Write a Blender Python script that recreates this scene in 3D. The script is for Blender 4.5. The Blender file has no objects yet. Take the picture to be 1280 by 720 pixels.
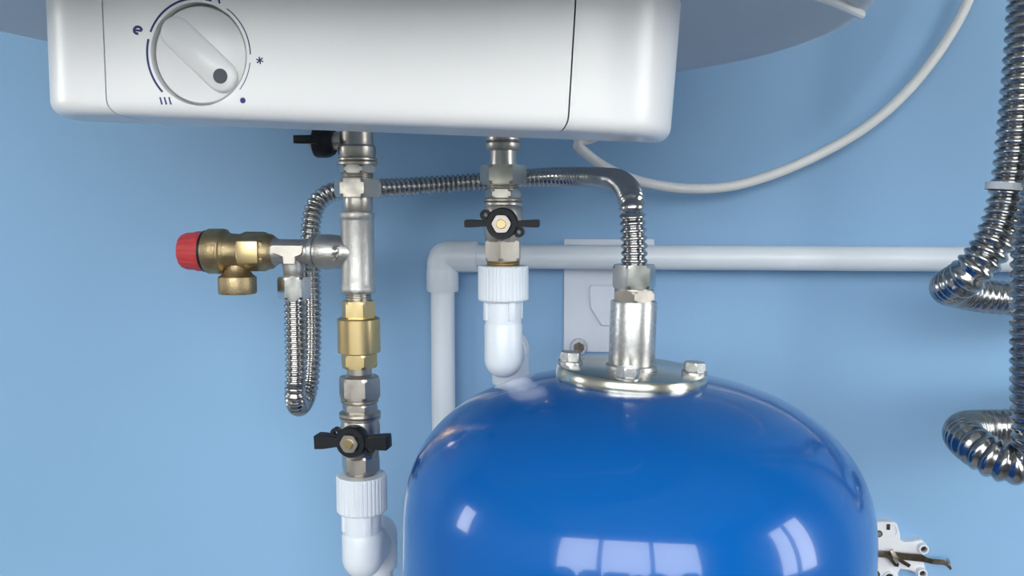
import bpy, bmesh, math, random
from mathutils import Vector, Matrix, Euler
random.seed(4)
R = math.radians
PI = math.pi
scene = bpy.context.scene
col = scene.collection

# ------------------------------------------------------------------ camera
F_PX = 1100.0
ZC = 1.5                                   # camera height above the floor
CAM_LOC = Vector((0.0, -0.77, ZC))
CAM_ROT = Euler((R(90 - 5.0), 0, R(6.0)), 'XYZ')
cam_d = bpy.data.cameras.new('camera')
cam_d.sensor_width = 36.0
cam_d.lens = F_PX / 1280 * 36.0
cam_d.clip_start = 0.02
cam = bpy.data.objects.new('camera', cam_d)
cam.location = CAM_LOC
cam.rotation_euler = CAM_ROT
col.objects.link(cam)
scene.camera = cam

# ------------------------------------------------------------------ world, window light, exposure
world = bpy.data.worlds.new('sky')
scene.world = world
world.use_nodes = True
wn = world.node_tree.nodes
wn['Background'].inputs[0].default_value = (0.99, 0.97, 0.97, 1)
wn['Background'].inputs[1].default_value = 5.0
scene.view_settings.view_transform = 'Standard'
scene.view_settings.look = 'None'
scene.view_settings.gamma = 1.0
scene.view_settings.use_curve_mapping = False
scene.view_settings.exposure = 0.95
scene.cycles.max_bounces = 10
scene.cycles.diffuse_bounces = 5
scene.cycles.glossy_bounces = 5
scene.cycles.sample_clamp_indirect = 6.0

X0, X1, Y0, Z1 = -1.5, 1.6, -2.2, 2.6      # the room: back wall at y = 0, floor at z = 0
WINS = {                                   # openings: wall, range along the wall, sill, head
    'front': [(-1.38, 1.12, 1.25, 2.45)],
    'right': [(-1.15, -0.45, 1.10, 2.15)],
    'left': [(-0.62, -0.30, 1.35, 1.88)],
}
def portal(name, loc, rot, sx, sy):
    l = bpy.data.lights.new(name, 'AREA')
    l.shape = 'RECTANGLE'; l.size = sx; l.size_y = sy
    l.cycles.is_portal = True
    o = bpy.data.objects.new(name, l)
    o.location = loc; o.rotation_euler = rot
    col.objects.link(o)
a, b, s, h = WINS['front'][0]
portal('front_window_daylight', ((a + b) / 2, Y0 - .1, (s + h) / 2), (R(90), 0, 0), b - a, h - s)
a, b, s, h = WINS['right'][0]
portal('right_window_daylight', (X1 + .1, (a + b) / 2, (s + h) / 2), (R(90), 0, R(90)), b - a, h - s)
a, b, s, h = WINS['left'][0]
portal('left_window_daylight', (X0 - .1, (a + b) / 2, (s + h) / 2), (R(90), 0, R(-90)), b - a, h - s)

# ------------------------------------------------------------------ materials
def mat(name, base, rough=.5, metal=0.0, noise=0.0, nscale=60.0, bump=0.0, bscale=200.0, coat=0.0, spec=.5, rvar=0.0, col2=None):
    m = bpy.data.materials.new(name); m.use_nodes = True
    nt = m.node_tree; n = nt.nodes; L = nt.links
    p = n['Principled BSDF']
    p.inputs['Base Color'].default_value = (*base, 1)
    p.inputs['Roughness'].default_value = rough
    p.inputs['Metallic'].default_value = metal
    p.inputs['Coat Weight'].default_value = coat
    p.inputs['Coat Roughness'].default_value = .04
    p.inputs['Specular IOR Level'].default_value = spec
    tc = n.new('ShaderNodeTexCoord')
    if noise or rvar or col2:
        t = n.new('ShaderNodeTexNoise'); t.inputs['Scale'].default_value = nscale
        t.inputs['Detail'].default_value = 4
        L.new(tc.outputs['Object'], t.inputs['Vector'])
        if noise or col2:
            mx = n.new('ShaderNodeMix'); mx.data_type = 'RGBA'
            c2 = col2 if col2 else tuple(max(0, c * (1 - noise)) for c in base)
            mx.inputs['A'].default_value = (*base, 1); mx.inputs['B'].default_value = (*c2, 1)
            rp = n.new('ShaderNodeMapRange'); rp.inputs['From Min'].default_value = .35; rp.inputs['From Max'].default_value = .65
            L.new(t.outputs['Fac'], rp.inputs['Value']); L.new(rp.outputs['Result'], mx.inputs['Factor'])
            L.new(mx.outputs['Result'], p.inputs['Base Color'])
        if rvar:
            r2 = n.new('ShaderNodeMapRange'); r2.inputs['To Min'].default_value = max(.02, rough - rvar); r2.inputs['To Max'].default_value = rough + rvar
            r2.inputs['From Min'].default_value = .3; r2.inputs['From Max'].default_value = .7
            L.new(t.outputs['Fac'], r2.inputs['Value']); L.new(r2.outputs['Result'], p.inputs['Roughness'])
    if bump:
        t2 = n.new('ShaderNodeTexNoise'); t2.inputs['Scale'].default_value = bscale; t2.inputs['Detail'].default_value = 3
        L.new(tc.outputs['Object'], t2.inputs['Vector'])
        bp = n.new('ShaderNodeBump'); bp.inputs['Strength'].default_value = bump; bp.inputs['Distance'].default_value = .001
        L.new(t2.outputs['Fac'], bp.inputs['Height']); L.new(bp.outputs['Normal'], p.inputs['Normal'])
    return m

M = {
    'wall': mat('blue_wall_paint', (.235, .425, .66), .55, noise=.05, nscale=3, bump=.08, bscale=120),
    'ceiling': mat('white_ceiling_paint', (.80, .79, .77), .8, bump=.1),
    'roomwall': mat('warm_grey_wall_paint', (.42, .40, .38), .7, noise=.05, nscale=3, bump=.08, bscale=120),
    'floor': mat('beige_floor', (.50, .45, .40), .45, noise=.2, nscale=8),
    'frame': mat('white_window_frame', (.82, .82, .82), .35, bump=.02),
    'heater': mat('white_enamel', (.83, .83, .84), .30, noise=.02, nscale=8, coat=.15),
    'heater_cap': mat('white_enamel_cap', (.70, .70, .73), .4, noise=.03, nscale=8),
    'plastic': mat('white_moulded_plastic', (.86, .86, .87), .28, noise=.01, nscale=20),
    'ppr': mat('white_pipe_plastic', (.74, .79, .85), .32, noise=.04, nscale=30, bump=.03),
    'board': mat('white_board', (.66, .70, .78), .5, noise=.05, nscale=30),
    'ink': mat('blue_ink', (.012, .018, .16), .5, noise=.1),
    'inkgrey': mat('grey_ink', (.055, .06, .085), .5, noise=.1),
    'nickel': mat('nickel_plate', (.54, .50, .45), .36, 1.0, noise=.10, nscale=90, rvar=.07, bump=.05, bscale=400),
    'nickel_dull': mat('cast_nickel', (.56, .55, .53), .46, 1.0, noise=.10, nscale=160, rvar=.08, bump=.22, bscale=900),
    'chrome': mat('polished_steel', (.68, .67, .66), .20, 1.0, noise=.08, nscale=120, rvar=.05),
    'hose': mat('stainless_hose', (.52, .51, .50), .20, 1.0, noise=.10, nscale=120, rvar=.06),
    'hosebig': mat('stainless_big_hose', (.46, .46, .46), .20, 1.0, noise=.10, nscale=120, rvar=.06),
    'zinc': mat('zinc_plate', (.66, .68, .62), .24, 1.0, nscale=22, col2=(.62, .60, .50), rvar=.06, bump=.05),
    'galv': mat('galvanised_steel', (.66, .66, .66), .36, 1.0, noise=.25, nscale=420, rvar=.08, bump=.05, bscale=500),
    'brass': mat('turned_brass', (.70, .54, .28), .34, 1.0, noise=.06, nscale=90, rvar=.02),
    'brass_cast': mat('cast_brass', (.43, .335, .195), .42, 1.0, noise=.18, nscale=140, rvar=.08, bump=.3, bscale=900),
    'red': mat('red_plastic', (.54, .05, .055), .42, noise=.15, nscale=60, bump=.05),
    'black': mat('black_plastic', (.012, .014, .018), .45, noise=.2, nscale=80, bump=.05, spec=.3),
    'tank': mat('blue_gloss_enamel', (.0, .105, .42), .2, noise=.03, nscale=6, coat=.55, spec=.25),
    'cord': mat('white_cable_sheath', (.80, .79, .78), .45, noise=.05, nscale=60),
    'tie': mat('grey_nylon', (.60, .63, .68), .4, noise=.05),
    'porcelain': mat('white_porcelain', (.82, .83, .86), .25, noise=.05, nscale=60),
    'blade': mat('tarnished_metal', (.24, .20, .15), .38, 1.0, nscale=150, col2=(.10, .085, .07), rvar=.1),
    'hole': mat('dark_bore', (.02, .02, .022), .6, noise=.1),
    'ground': mat('outside_ground', (.16, .18, .12), .9, noise=.4, nscale=.4),
    'leaf': mat('tree_foliage', (.03, .055, .02), .8, noise=.5, nscale=6),
    'bark': mat('tree_bark', (.06, .045, .03), .9, noise=.4, nscale=12),
}
def glass():
    m = bpy.data.materials.new('window_glass'); m.use_nodes = True
    nt = m.node_tree; nt.nodes.clear()
    o = nt.nodes.new('ShaderNodeOutputMaterial'); t = nt.nodes.new('ShaderNodeBsdfTransparent')
    g = nt.nodes.new('ShaderNodeBsdfGlossy'); g.inputs['Roughness'].default_value = .02
    fr = nt.nodes.new('ShaderNodeFresnel'); fr.inputs['IOR'].default_value = 1.2
    mx = nt.nodes.new('ShaderNodeMixShader')
    t.inputs['Color'].default_value = (.96, .98, .98, 1)
    nt.links.new(fr.outputs[0], mx.inputs[0]); nt.links.new(t.outputs[0], mx.inputs[1]); nt.links.new(g.outputs[0], mx.inputs[2])
    nt.links.new(mx.outputs[0], o.inputs[0])
    return m
M['glass'] = glass()

# ------------------------------------------------------------------ helpers
CR = CAM_ROT.to_matrix()
def at(px, py, y):
    """world point in the plane at distance -y from the back wall that shows at that pixel"""
    d = CR @ Vector(((px - 640) / F_PX, -(py - 360) / F_PX, -1.0))
    return CAM_LOC + d * ((y - CAM_LOC.y) / d.y)
def at_z(px, py, z):
    d = CR @ Vector(((px - 640) / F_PX, -(py - 360) / F_PX, -1.0))
    return CAM_LOC + d * ((z - CAM_LOC.z) / d.z)
def mpp(p):
    """metres per pixel at a point"""
    return (CR.transposed() @ (p - CAM_LOC)).z * -1 / F_PX

def frame(o, axis, front=Vector((0, -1, 0))):
    """matrix whose z runs along axis and whose -y looks to the front"""
    z = Vector(axis).normalized()
    y = -(Vector(front) - z * z.dot(Vector(front)))
    if y.length < 1e-5: y = Vector((1, 0, 0)) - z * z.x
    y.normalize(); x = y.cross(z)
    m = Matrix((x, y, z)).transposed().to_4x4()
    m.translation = o
    return m

class MB:
    def __init__(s): s.v = []; s.f = []; s.hexed = False
    def add(s, vs, fs, m=None):
        k = len(s.v)
        s.v += [(m @ Vector(p)) if m else Vector(p) for p in vs]
        s.f += [tuple(i + k for i in q) for q in fs]
        return s
    def lathe(s, prof, n=40, m=None, rot=0.0, rfun=None, cap=True):
        vs = []; fs = []
        for (r, z) in prof:
            for i in range(n):
                a = 2 * PI * i / n + rot
                rr = r * (rfun(i, z) if rfun else 1)
                vs.append((rr * math.cos(a), rr * math.sin(a), z))
        for j in range(len(prof) - 1):
            for i in range(n):
                i2 = (i + 1) % n
                fs.append((j * n + i, j * n + i2, (j + 1) * n + i2, (j + 1) * n + i))
        if cap:
            fs.append(tuple(range(n))[::-1])
            fs.append(tuple(range((len(prof) - 1) * n, len(prof) * n)))
        if prof[-1][1] < prof[0][1]:
            fs = [q[::-1] for q in fs]
        return s.add(vs, fs, m)
    def cyl(s, r, z0, z1, m=None, n=36, ch=None, rfun=None, rot=0.0):
        c = min(r * .08, (z1 - z0) * .2) if ch is None else ch
        return s.lathe([(r - c, z0), (r, z0 + c), (r, z1 - c), (r - c, z1)], n, m, rot, rfun)
    def hexn(s, r, z0, z1, m=None, rot=0.0):
        """hexagonal nut, r over the corners, with turned chamfers"""
        s.hexed = True
        c = min(r * .10, (z1 - z0) * .16)
        n = 48; prof_r = lambda i: math.cos(PI / 6) / math.cos((2 * PI * i / n) % (PI / 3) - PI / 6)
        rin = r * .94
        vs = []; fs = []
        rows = []
        for (lim, z) in ((rin * .985, z0), (None, z0 + c), (None, z1 - c), (rin * .985, z1)):
            for i in range(n):
                h = r * prof_r(i)
                a = 2 * PI * i / n + rot
                if lim is None:
                    # rounded corner: the chamfer bites deeper at the corners
                    zz = z + (1 if z < (z0 + z1) / 2 else -1) * (h - r * math.cos(PI / 6)) * .40
                    rr = h
                else:
                    zz = z; rr = min(h, lim)
                vs.append((rr * math.cos(a), rr * math.sin(a), zz))
        for j in range(3):
            for i in range(n):
                i2 = (i + 1) % n
                fs.append((j * n + i, j * n + i2, (j + 1) * n + i2, (j + 1) * n + i))
        fs.append(tuple(range(n))[::-1]); fs.append(tuple(range(3 * n, 4 * n)))
        return s.add(vs, fs, m)
    def thread(s, r, z0, z1, m=None, pitch=.0016, depth=.0007, n=36):
        k = max(2, int(round((z1 - z0) / pitch))); pr = []
        for i in range(k):
            a = z0 + (z1 - z0) * i / k; d = (z1 - z0) / k
            pr += [(r - depth, a), (r, a + d * .4), (r, a + d * .6)]
        pr.append((r - depth, z1))
        return s.lathe(pr, n, m)
    def box(s, c, size, m=None, bev=0.0):
        x, y, z = (q / 2 for q in size); c = Vector(c)
        if bev <= 0:
            vs = [c + Vector((i * x, j * y, k * z)) for k in (-1, 1) for j in (-1, 1) for i in (-1, 1)]
            return s.add(vs, [(0, 2, 3, 1), (4, 5, 7, 6), (0, 1, 5, 4), (2, 6, 7, 3), (0, 4, 6, 2), (1, 3, 7, 5)], m)
        b = bmesh.new(); bmesh.ops.create_cube(b, size=1)
        for v in b.verts: v.co = c + Vector((v.co.x * size[0], v.co.y * size[1], v.co.z * size[2]))
        bmesh.ops.bevel(b, geom=list(b.edges), offset=bev, segments=2, profile=.6, affect='EDGES')
        b.verts.index_update()
        s.add([v.co.copy() for v in b.verts], [tuple(v.index for v in f.verts) for f in b.faces], m); b.free()
        return s
    def prism(s, outline, z0, z1, m=None, ch=0.0):
        """outline (counter-clockwise, x y) extruded along z, with a chamfer on the upper rim"""
        n = len(outline); vs = []; fs = []
        ca = Vector((sum(p[0] for p in outline) / n, sum(p[1] for p in outline) / n))
        rows = [(z0, 0), (z1 - ch, 0)] + ([(z1, ch)] if ch else [])
        for z, ins in rows:
            for i, p in enumerate(outline):
                q = Vector(p)
                if ins:
                    e1 = (q - Vector(outline[i - 1])).normalized(); e2 = (Vector(outline[(i + 1) % n]) - q).normalized()
                    nn = (Vector((-e1.y, e1.x)) + Vector((-e2.y, e2.x)))
                    q = q + nn.normalized() * ins
                vs.append((q.x, q.y, z))
        k = len(rows)
        for j in range(k - 1):
            for i in range(n):
                i2 = (i + 1) % n
                fs.append((j * n + i, j * n + i2, (j + 1) * n + i2, (j + 1) * n + i))
        fs.append(tuple(range(n))[::-1]); fs.append(tuple(range((k - 1) * n, k * n)))
        return s.add(vs, fs, m)
    def tube(s, pts, rad, n=20, cap=True):
        """sweep along a polyline; rad is a number or a function of arc length"""
        pts = [Vector(p) for p in pts]; N = len(pts)
        tang = [(pts[min(i + 1, N - 1)] - pts[max(i - 1, 0)]).normalized() for i in range(N)]
        u = tang[0].orthogonal().normalized(); vs = []; fs = []; L = 0
        for i in range(N):
            if i: L += (pts[i] - pts[i - 1]).length
            u = (u - tang[i] * u.dot(tang[i])).normalized(); w = tang[i].cross(u)
            r = rad(L) if callable(rad) else rad
            for k in range(n):
                a = 2 * PI * k / n
                vs.append(pts[i] + (u * math.cos(a) + w * math.sin(a)) * r)
        for i in range(N - 1):
            for k in range(n):
                k2 = (k + 1) % n
                fs.append((i * n + k, i * n + k2, (i + 1) * n + k2, (i + 1) * n + k))
        if cap:
            fs.append(tuple(range(n))[::-1]); fs.append(tuple(range((N - 1) * n, N * n)))
        return s.add(vs, fs)
    def build(s, name, material, parent=None, ang=None, loc=None, recalc=False):
        me = bpy.data.meshes.new(name)
        o = bpy.data.objects.new(name, me)
        off = Vector((0, 0, 0))
        if parent is not None:
            o.parent = parent
            r = parent
            while r.parent: r = r.parent
            off = Vector(r.location)
        elif loc is not None:
            off = Vector(loc); o.location = off
        me.from_pydata([tuple(p - off) for p in s.v], [], s.f)
        if recalc:
            b = bmesh.new(); b.from_mesh(me); bmesh.ops.recalc_face_normals(b, faces=b.faces); b.to_mesh(me); b.free()
        me.update()
        if ang is None: ang = 14 if s.hexed else 35
        if ang:
            me.polygons.foreach_set('use_smooth', [True] * len(me.polygons))
            me.set_sharp_from_angle(angle=R(ang))
        me.materials.append(M[material])
        col.objects.link(o)
        return o

def empty(name, loc):
    o = bpy.data.objects.new(name, None); o.location = loc; o.empty_display_size = .02
    col.objects.link(o); return o
def tag(o, label, cat, group=None):
    o['label'] = label; o['category'] = cat
    if group: o['group'] = group
    return o
def struct(o, label=None):
    o['kind'] = 'structure'
    if label: o['label'] = label
    return o

def smooth_path(ctrl, step=.001):
    """centripetal Catmull-Rom through the control points, resampled evenly"""
    P = [Vector(p) for p in ctrl]
    P = [P[0] * 2 - P[1]] + P + [P[-1] * 2 - P[-2]]
    dense = []
    for i in range(1, len(P) - 2):
        p0, p1, p2, p3 = P[i - 1:i + 3]
        t0 = 0; t1 = t0 + (p1 - p0).length ** .5; t2 = t1 + (p2 - p1).length ** .5; t3 = t2 + (p3 - p2).length ** .5
        K = 40
        for k in range(K):
            t = t1 + (t2 - t1) * k / K
            a1 = p0 * ((t1 - t) / (t1 - t0)) + p1 * ((t - t0) / (t1 - t0))
            a2 = p1 * ((t2 - t) / (t2 - t1)) + p2 * ((t - t1) / (t2 - t1))
            a3 = p2 * ((t3 - t) / (t3 - t2)) + p3 * ((t - t2) / (t3 - t2))
            b1 = a1 * ((t2 - t) / (t2 - t0)) + a2 * ((t - t0) / (t2 - t0))
            b2 = a2 * ((t3 - t) / (t3 - t1)) + a3 * ((t - t1) / (t3 - t1))
            dense.append(b1 * ((t2 - t) / (t2 - t1)) + b2 * ((t - t1) / (t2 - t1)))
    dense.append(P[-2])
    out = [dense[0]]; acc = 0
    for i in range(1, len(dense)):
        a, b = dense[i - 1], dense[i]; d = (b - a).length
        while d > 0 and acc + d >= step:
            a = a + (b - a) * ((step - acc) / d); out.append(a); d = (b - a).length; acc = 0
        acc += d
    return out
def corrugated(ctrl, r, pitch, depth, n=24):
    pts = smooth_path(ctrl, pitch / 8)
    def rad(L):
        c = .5 + .5 * math.cos(2 * PI * L / pitch)
        return r - depth * (c ** 1.6)
    return MB().tube(pts, rad, n)

# ------------------------------------------------------------------ the room
def wall(name, plane, a0, a1, wins, inward, material='roomwall', thick=.12):
    """wall with window openings, from boxes round the openings"""
    mb = MB()
    def piece(u0, u1, z0, z1):
        if plane[0] == 'y':
            y = plane[1] - inward * thick / 2
            mb.box(((u0 + u1) / 2, y, (z0 + z1) / 2), (u1 - u0, thick, z1 - z0))
        else:
            x = plane[1] - inward * thick / 2
            mb.box((x, (u0 + u1) / 2, (z0 + z1) / 2), (thick, u1 - u0, z1 - z0))
    cur = a0
    for (u0, u1, s, h) in wins:
        piece(cur, u0, 0, Z1); piece(u0, u1, 0, s); piece(u0, u1, h, Z1); cur = u1
    piece(cur, a1, 0, Z1)
    return struct(mb.build(name, material, ang=0))
wall('wall_back', ('y', 0), X0 - .12, X1 + .12, [], -1, 'wall')
wall('wall_front', ('y', Y0), X0 - .12, X1 + .12, WINS['front'], 1)
wall('wall_left', ('x', X0), Y0, 0, WINS['left'], 1)
wall('wall_right', ('x', X1), Y0, 0, WINS['right'], -1)
struct(MB().box(((X0 + X1) / 2, Y0 / 2, -.05), (X1 - X0 + .24, -Y0 + .24, .1)).build('floor', 'floor', ang=0))
struct(MB().box(((X0 + X1) / 2, Y0 / 2, Z1 + .05), (X1 - X0 + .24, -Y0 + .24, .1)).build('ceiling', 'ceiling', ang=0))
def window(name, plane, u0, u1, s, h, nm, thick=.12):
    """frame, mullions and a pane for each bay"""
    inward = 1 if plane in (('y', Y0), ('x', X0)) else -1
    c = plane[1] - inward * .06
    def bx(mb, a, b, z0, z1, d):
        if plane[0] == 'y': mb.box(((a + b) / 2, c, (z0 + z1) / 2), (b - a, d, z1 - z0), bev=min(.004, d / 4))
        else: mb.box((c, (a + b) / 2, (z0 + z1) / 2), (d, b - a, z1 - z0), bev=min(.004, d / 4))
    w = .055
    mb = MB(); bx(mb, u0, u1, s, s + w, .07); bx(mb, u0, u1, h - w, h, .07); bx(mb, u0, u0 + w, s + w, h - w, .07); bx(mb, u1 - w, u1, s + w, h - w, .07)
    loc = Vector(((u0 + u1) / 2, c, s)) if plane[0] == 'y' else Vector((c, (u0 + u1) / 2, s))
    e = struct(empty(name, loc))
    mb.build('window_frame', 'frame', e)
    bw = (u1 - u0 - 2 * w) / nm
    for i in range(nm):
        a, b = u0 + w + i * bw, u0 + w + (i + 1) * bw
        if i:
            m2 = MB(); bx(m2, a - .035, a + .035, s + w, h - w, .06); m2.build('mullion', 'frame', e)
        g = MB(); bx(g, a, b, s + w, h - w, .006); g.build('pane', 'glass', e, ang=0)
window('window_1', ('y', Y0), *WINS['front'][0], 3)
window('window_2', ('x', X1), *WINS['right'][0], 2)
window('window_3', ('x', X0), *WINS['left'][0], 1)
struct(MB().box((0, 0, -3.05), (80, 80, .1)).build('ground', 'ground', ang=0))

rt = random.Random(7)
from mathutils import noise as mnoise
def tree(x, y, h, r, label):
    e = tag(empty('garden_tree', (x, y, -3.0)), label, 'tree', 'trees outside the window')
    MB().lathe([(.22, -3.0), (.15, -1.5), (.10, h - r)], 12, Matrix.Translation((x, y, 0))).build('trunk', 'bark', e)
    b = bmesh.new(); bmesh.ops.create_icosphere(b, subdivisions=4, radius=1)
    mb = MB(); b.verts.index_update(); vs = []
    for v in b.verts:
        d = v.co.normalized(); q = 1 + .16 * mnoise.noise(d * 2.3 + Vector((x, y, 0))) + .12 * mnoise.noise(d * 7 + Vector((y, x, 3)))
        vs.append(Vector((x, y, h - r)) + Vector((d.x * r * q, d.y * r * q, d.z * r * 1.1 * q)))
    mb.add(vs, [tuple(v.index for v in f.verts) for f in b.faces]); b.free()
    mb.build('crown', 'leaf', e, ang=60)
for i in range(10):
    row = i % 2
    tree(-8.2 + i * 1.75 + rt.uniform(-.15, .15), -14 - row * 4.6, (2.25 if row == 0 else 2.6) + rt.uniform(-.25, .35), 1.45, 'dark leafy tree outside the window, mirrored in the blue tank')

# ------------------------------------------------------------------ water heater
HX, HY, HR = -.122, -.310, .250
HZB = ZC + .1005                            # underside of the round tank
heater = empty('water_heater', (HX, HY, HZB))
tag(heater, 'white wall-hung water heater with round tank and control box underneath', 'water heater')
Mh = Matrix.Translation((HX, HY, HZB))
MB().lathe([(.0, .03), (.18, .004), (HR - .010, .0), (HR - .004, .002), (HR - .001, .006), (HR, .012), (HR, .78), (HR - .012, .80), (.1, .82), (0, .82)], 128, Mh, cap=False).build('tank_shell', 'heater_cap', heater, recalc=True)
# hanging bracket to the wall
MB().box((HX, -.033, HZB + .55), (.24, .066, .05), bev=.002).build('wall_bracket', 'heater', heater)

HROLL, TROLL = R(2.6), R(1.5)              # the heater hangs slightly askew, its control box a little more
_ho = Vector((HX, HY, HZB))
def at_h(px, py, y=None, z=None, roll=None):
    _hr = Matrix.Rotation(-(HROLL if roll is None else roll), 3, 'Y')
    d = _hr @ (CR @ Vector(((px - 640) / F_PX, -(py - 360) / F_PX, -1.0)))
    c = _hr @ (CAM_LOC - _ho) + _ho
    return c + d * ((y - c.y) / d.y if y is not None else (z - c.z) / d.z)
BX, BHW = -.1172, .1502                      # control box: centre, half width
# light raised bead on the underside
pa, pb = at_h(985, -16, z=HZB - .001, roll=TROLL), at_h(1078, 19, z=HZB - .001, roll=TROLL)
MB().tube(smooth_path([pa + (pa - pb) * .8, pa, (pa + pb) / 2 + Vector((.001, -.002, 0)), pb], .004), .0022, 10).build('underside_bead', 'heater', heater)
BY0, BYB = -.390, -.345                    # front and back
BZ0, BZ1 = ZC + .0388, HZB + .001
BLEAN = .06
FIL = .0068
def box_outline(u, inset, z):
    """point of the front outline at u in -1..1 (by angle), inset by the bottom fillet"""
    lean = BLEAN * (z - BZ0)
    hw = BHW - inset + .02 * (z - BZ0)
    y0 = BY0 - lean + inset
    e = max(0.0, 1 - abs(u) ** 8) ** .5
    return (BX + hw * u, BYB - (BYB - y0) * e)
def box_front_y(x, z):
    hw = BHW + .02 * (z - BZ0)
    u = (x - BX) / hw
    return BYB - (BYB - (BY0 - BLEAN * (z - BZ0))) * max(0, 1 - abs(u) ** 8) ** .5
def box_piece(u0, u1, n):
    """closed solid between two seams"""
    rows = []
    for k in range(7):
        f = k / 6 * PI / 2
        rows.append((FIL * (1 - math.sin(f)), BZ0 + FIL * (1 - math.cos(f))))
    rows += [(0, BZ0 + FIL + (BZ1 - BZ0 - FIL) * k / 6) for k in range(1, 7)]
    mb = MB(); vs = []; fs = []
    us = []
    for i in range(n + 1):
        t = i / n
        u = u0 + (u1 - u0) * t
        us.append(u)
    if abs(u0) > .98 or abs(u1) > .98:      # crowd the samples towards the rounded end
        us = []
        for i in range(n + 1):
            t = i / n
            q = 1 - (1 - t) ** 2.6 if abs(u1) > .98 else t ** 2.6
            us.append(u0 + (u1 - u0) * q)
    W = n + 3
    for ins, z in rows:
        pts = [box_outline(u, ins, z) for u in us]
        row = pts + [(pts[-1][0], BYB), (pts[0][0], BYB)]
        vs += [(p[0], p[1], z) for p in row]
    for j in range(len(rows) - 1):
        for i in range(W):
            i2 = (i + 1) % W
            fs.append((j * W + i, j * W + i2, (j + 1) * W + i2, (j + 1) * W + i))
    fs.append(tuple(range(W))[::-1]); fs.append(tuple(range((len(rows) - 1) * W, len(rows) * W)))
    mb.add(vs, fs)
    return mb
SEAM, GAP = .69, .0045
end_l = box_piece(-1, -SEAM - GAP, 30).build('end_cover', 'plastic', heater, ang=40, recalc=True)
end_r = box_piece(SEAM + GAP, 1, 30).build('end_cover', 'plastic', heater, ang=40, recalc=True)
front = box_piece(-SEAM, SEAM, 40).build('front_cover', 'plastic', heater, ang=40, recalc=True)
inner = MB().box((BX, (BY0 + BYB) / 2 + .006, (BZ0 + BZ1) / 2 + .004), (.27, .028, BZ1 - BZ0 - .012)).build('inner_frame', 'hole', heater, ang=0)

# thermostat dial
def front_hit(px, py):
    y = BY0
    for _ in range(12):
        p = at_h(px, py, y); y = box_front_y(p.x, p.z)
    return at_h(px, py, y)
kc = front_hit(248, 68)
dx = (box_front_y(kc.x + .002, kc.z) - box_front_y(kc.x - .002, kc.z)) / .004
dz = (box_front_y(kc.x, kc.z + .002) - box_front_y(kc.x, kc.z - .002)) / .004
kn = Vector((dx, -1, dz)).normalized()     # outward normal
ks = mpp(kc)
KM = frame(kc, kn, Vector((0, 0, -1)))     # local z outward, local y up the face
KR = 63 * ks
cut = MB().lathe([(KR, -.0105), (KR, .02)], 72, KM).build('cut', 'plastic')
bo = front.modifiers.new('dial', 'BOOLEAN'); bo.object = cut; bo.operation = 'DIFFERENCE'; bo.solver = 'EXACT'
inner_b = inner.modifiers.new('dial', 'BOOLEAN'); inner_b.object = cut; inner_b.operation = 'DIFFERENCE'; inner_b.solver = 'EXACT'
# place the cutter in the heater's frame (the heater is not rotated yet)
dg = bpy.context.evaluated_depsgraph_get(); dg.update()
for o in (front, inner):
    me = bpy.data.meshes.new_from_object(o.evaluated_get(dg))
    o.modifiers.clear(); old = o.data; o.data = me; bpy.data.meshes.remove(old)
front.data.polygons.foreach_set('use_smooth', [True] * len(front.data.polygons))
front.data.set_sharp_from_angle(angle=R(30))
bpy.data.objects.remove(cut)
kr = KR * .95; KF = KM; KM = KM @ Matrix.Translation((0, 0, -.0018))
knob = MB().lathe([(kr - .001, -.0080), (kr, -.0070), (kr, -.0012), (kr - .0004, -.0004), (kr - .0015, .0), (0.0005, .0003)], 72, KM).build('thermostat_knob', 'plastic', heater, recalc=True)
# grip bar with rounded ends across the knob, running from upper left to lower right
ga = R(-41)
Mg = KM @ Matrix.Rotation(ga, 4, 'Z')
def capsule(l, w, n=12):
    o = []
    for k in range(n + 1): a = -PI / 2 + PI * k / n; o.append((l - w + w * math.cos(a), w * math.sin(a)))
    for k in range(n + 1): a = PI / 2 + PI * k / n; o.append((-l + w + w * math.cos(a), w * math.sin(a)))
    return o
MB().prism(capsule(kr * .985, kr * .335), -.001, .0030, Mg, ch=.0016).build('grip', 'plastic', knob, ang=50)
dotm = Mg @ Matrix.Translation((kr * .66, 0, .0030))
o = MB().cyl(kr * .155, -.0002, .00025, dotm, 28, ch=.00005).build('pointer_dot', 'inkgrey', knob); o['label'] = 'dark grey pointer dot'

# printed marks: strokes laid on the cover's own surface, given in pixels of the face
def ringed(pxs, rpx=67.5):
    """points of the scale, brought on to a true circle round the dial"""
    out = []
    for q in pxs:
        l = KF.inverted() @ front_hit(*q); l.z = 0
        w_ = KF @ (l.normalized() * rpx * ks)
        out.append(Vector((w_.x, box_front_y(w_.x, w_.z), w_.z)))
    return out
def stroke(pxs, wpx, name='dial_mark', material='ink', closed=False):
    P = [q if isinstance(q, Vector) else front_hit(*q) for q in pxs]
    n = len(P); mb = MB(); vs = []; fs = []
    for i, p in enumerate(P):
        a = P[(i - 1) % n] if closed else P[max(i - 1, 0)]; b = P[(i + 1) % n] if closed else P[min(i + 1, n - 1)]
        t = (b - a).normalized(); s = t.cross(kn).normalized() * (wpx * ks / 2)
        w = wpx * ks / 2
        for q, lift in ((p + s, -.0003), (p + s, .00018), (p - s, .00018), (p - s, -.0003)):
            q = Vector((q.x, box_front_y(q.x, q.z), q.z)); vs.append(q + kn * lift)
    rng = range(n) if closed else range(n - 1)
    for i in rng:
        j = (i + 1) % n
        for k in range(4):
            fs.append((i * 4 + k, i * 4 + (k + 1) % 4, j * 4 + (k + 1) % 4, j * 4 + k))
    if not closed:
        fs.append((0, 1, 2, 3)); fs.append(tuple((n - 1) * 4 + k for k in (3, 2, 1, 0)))
    mb.add(vs, fs)
    return mb
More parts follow.
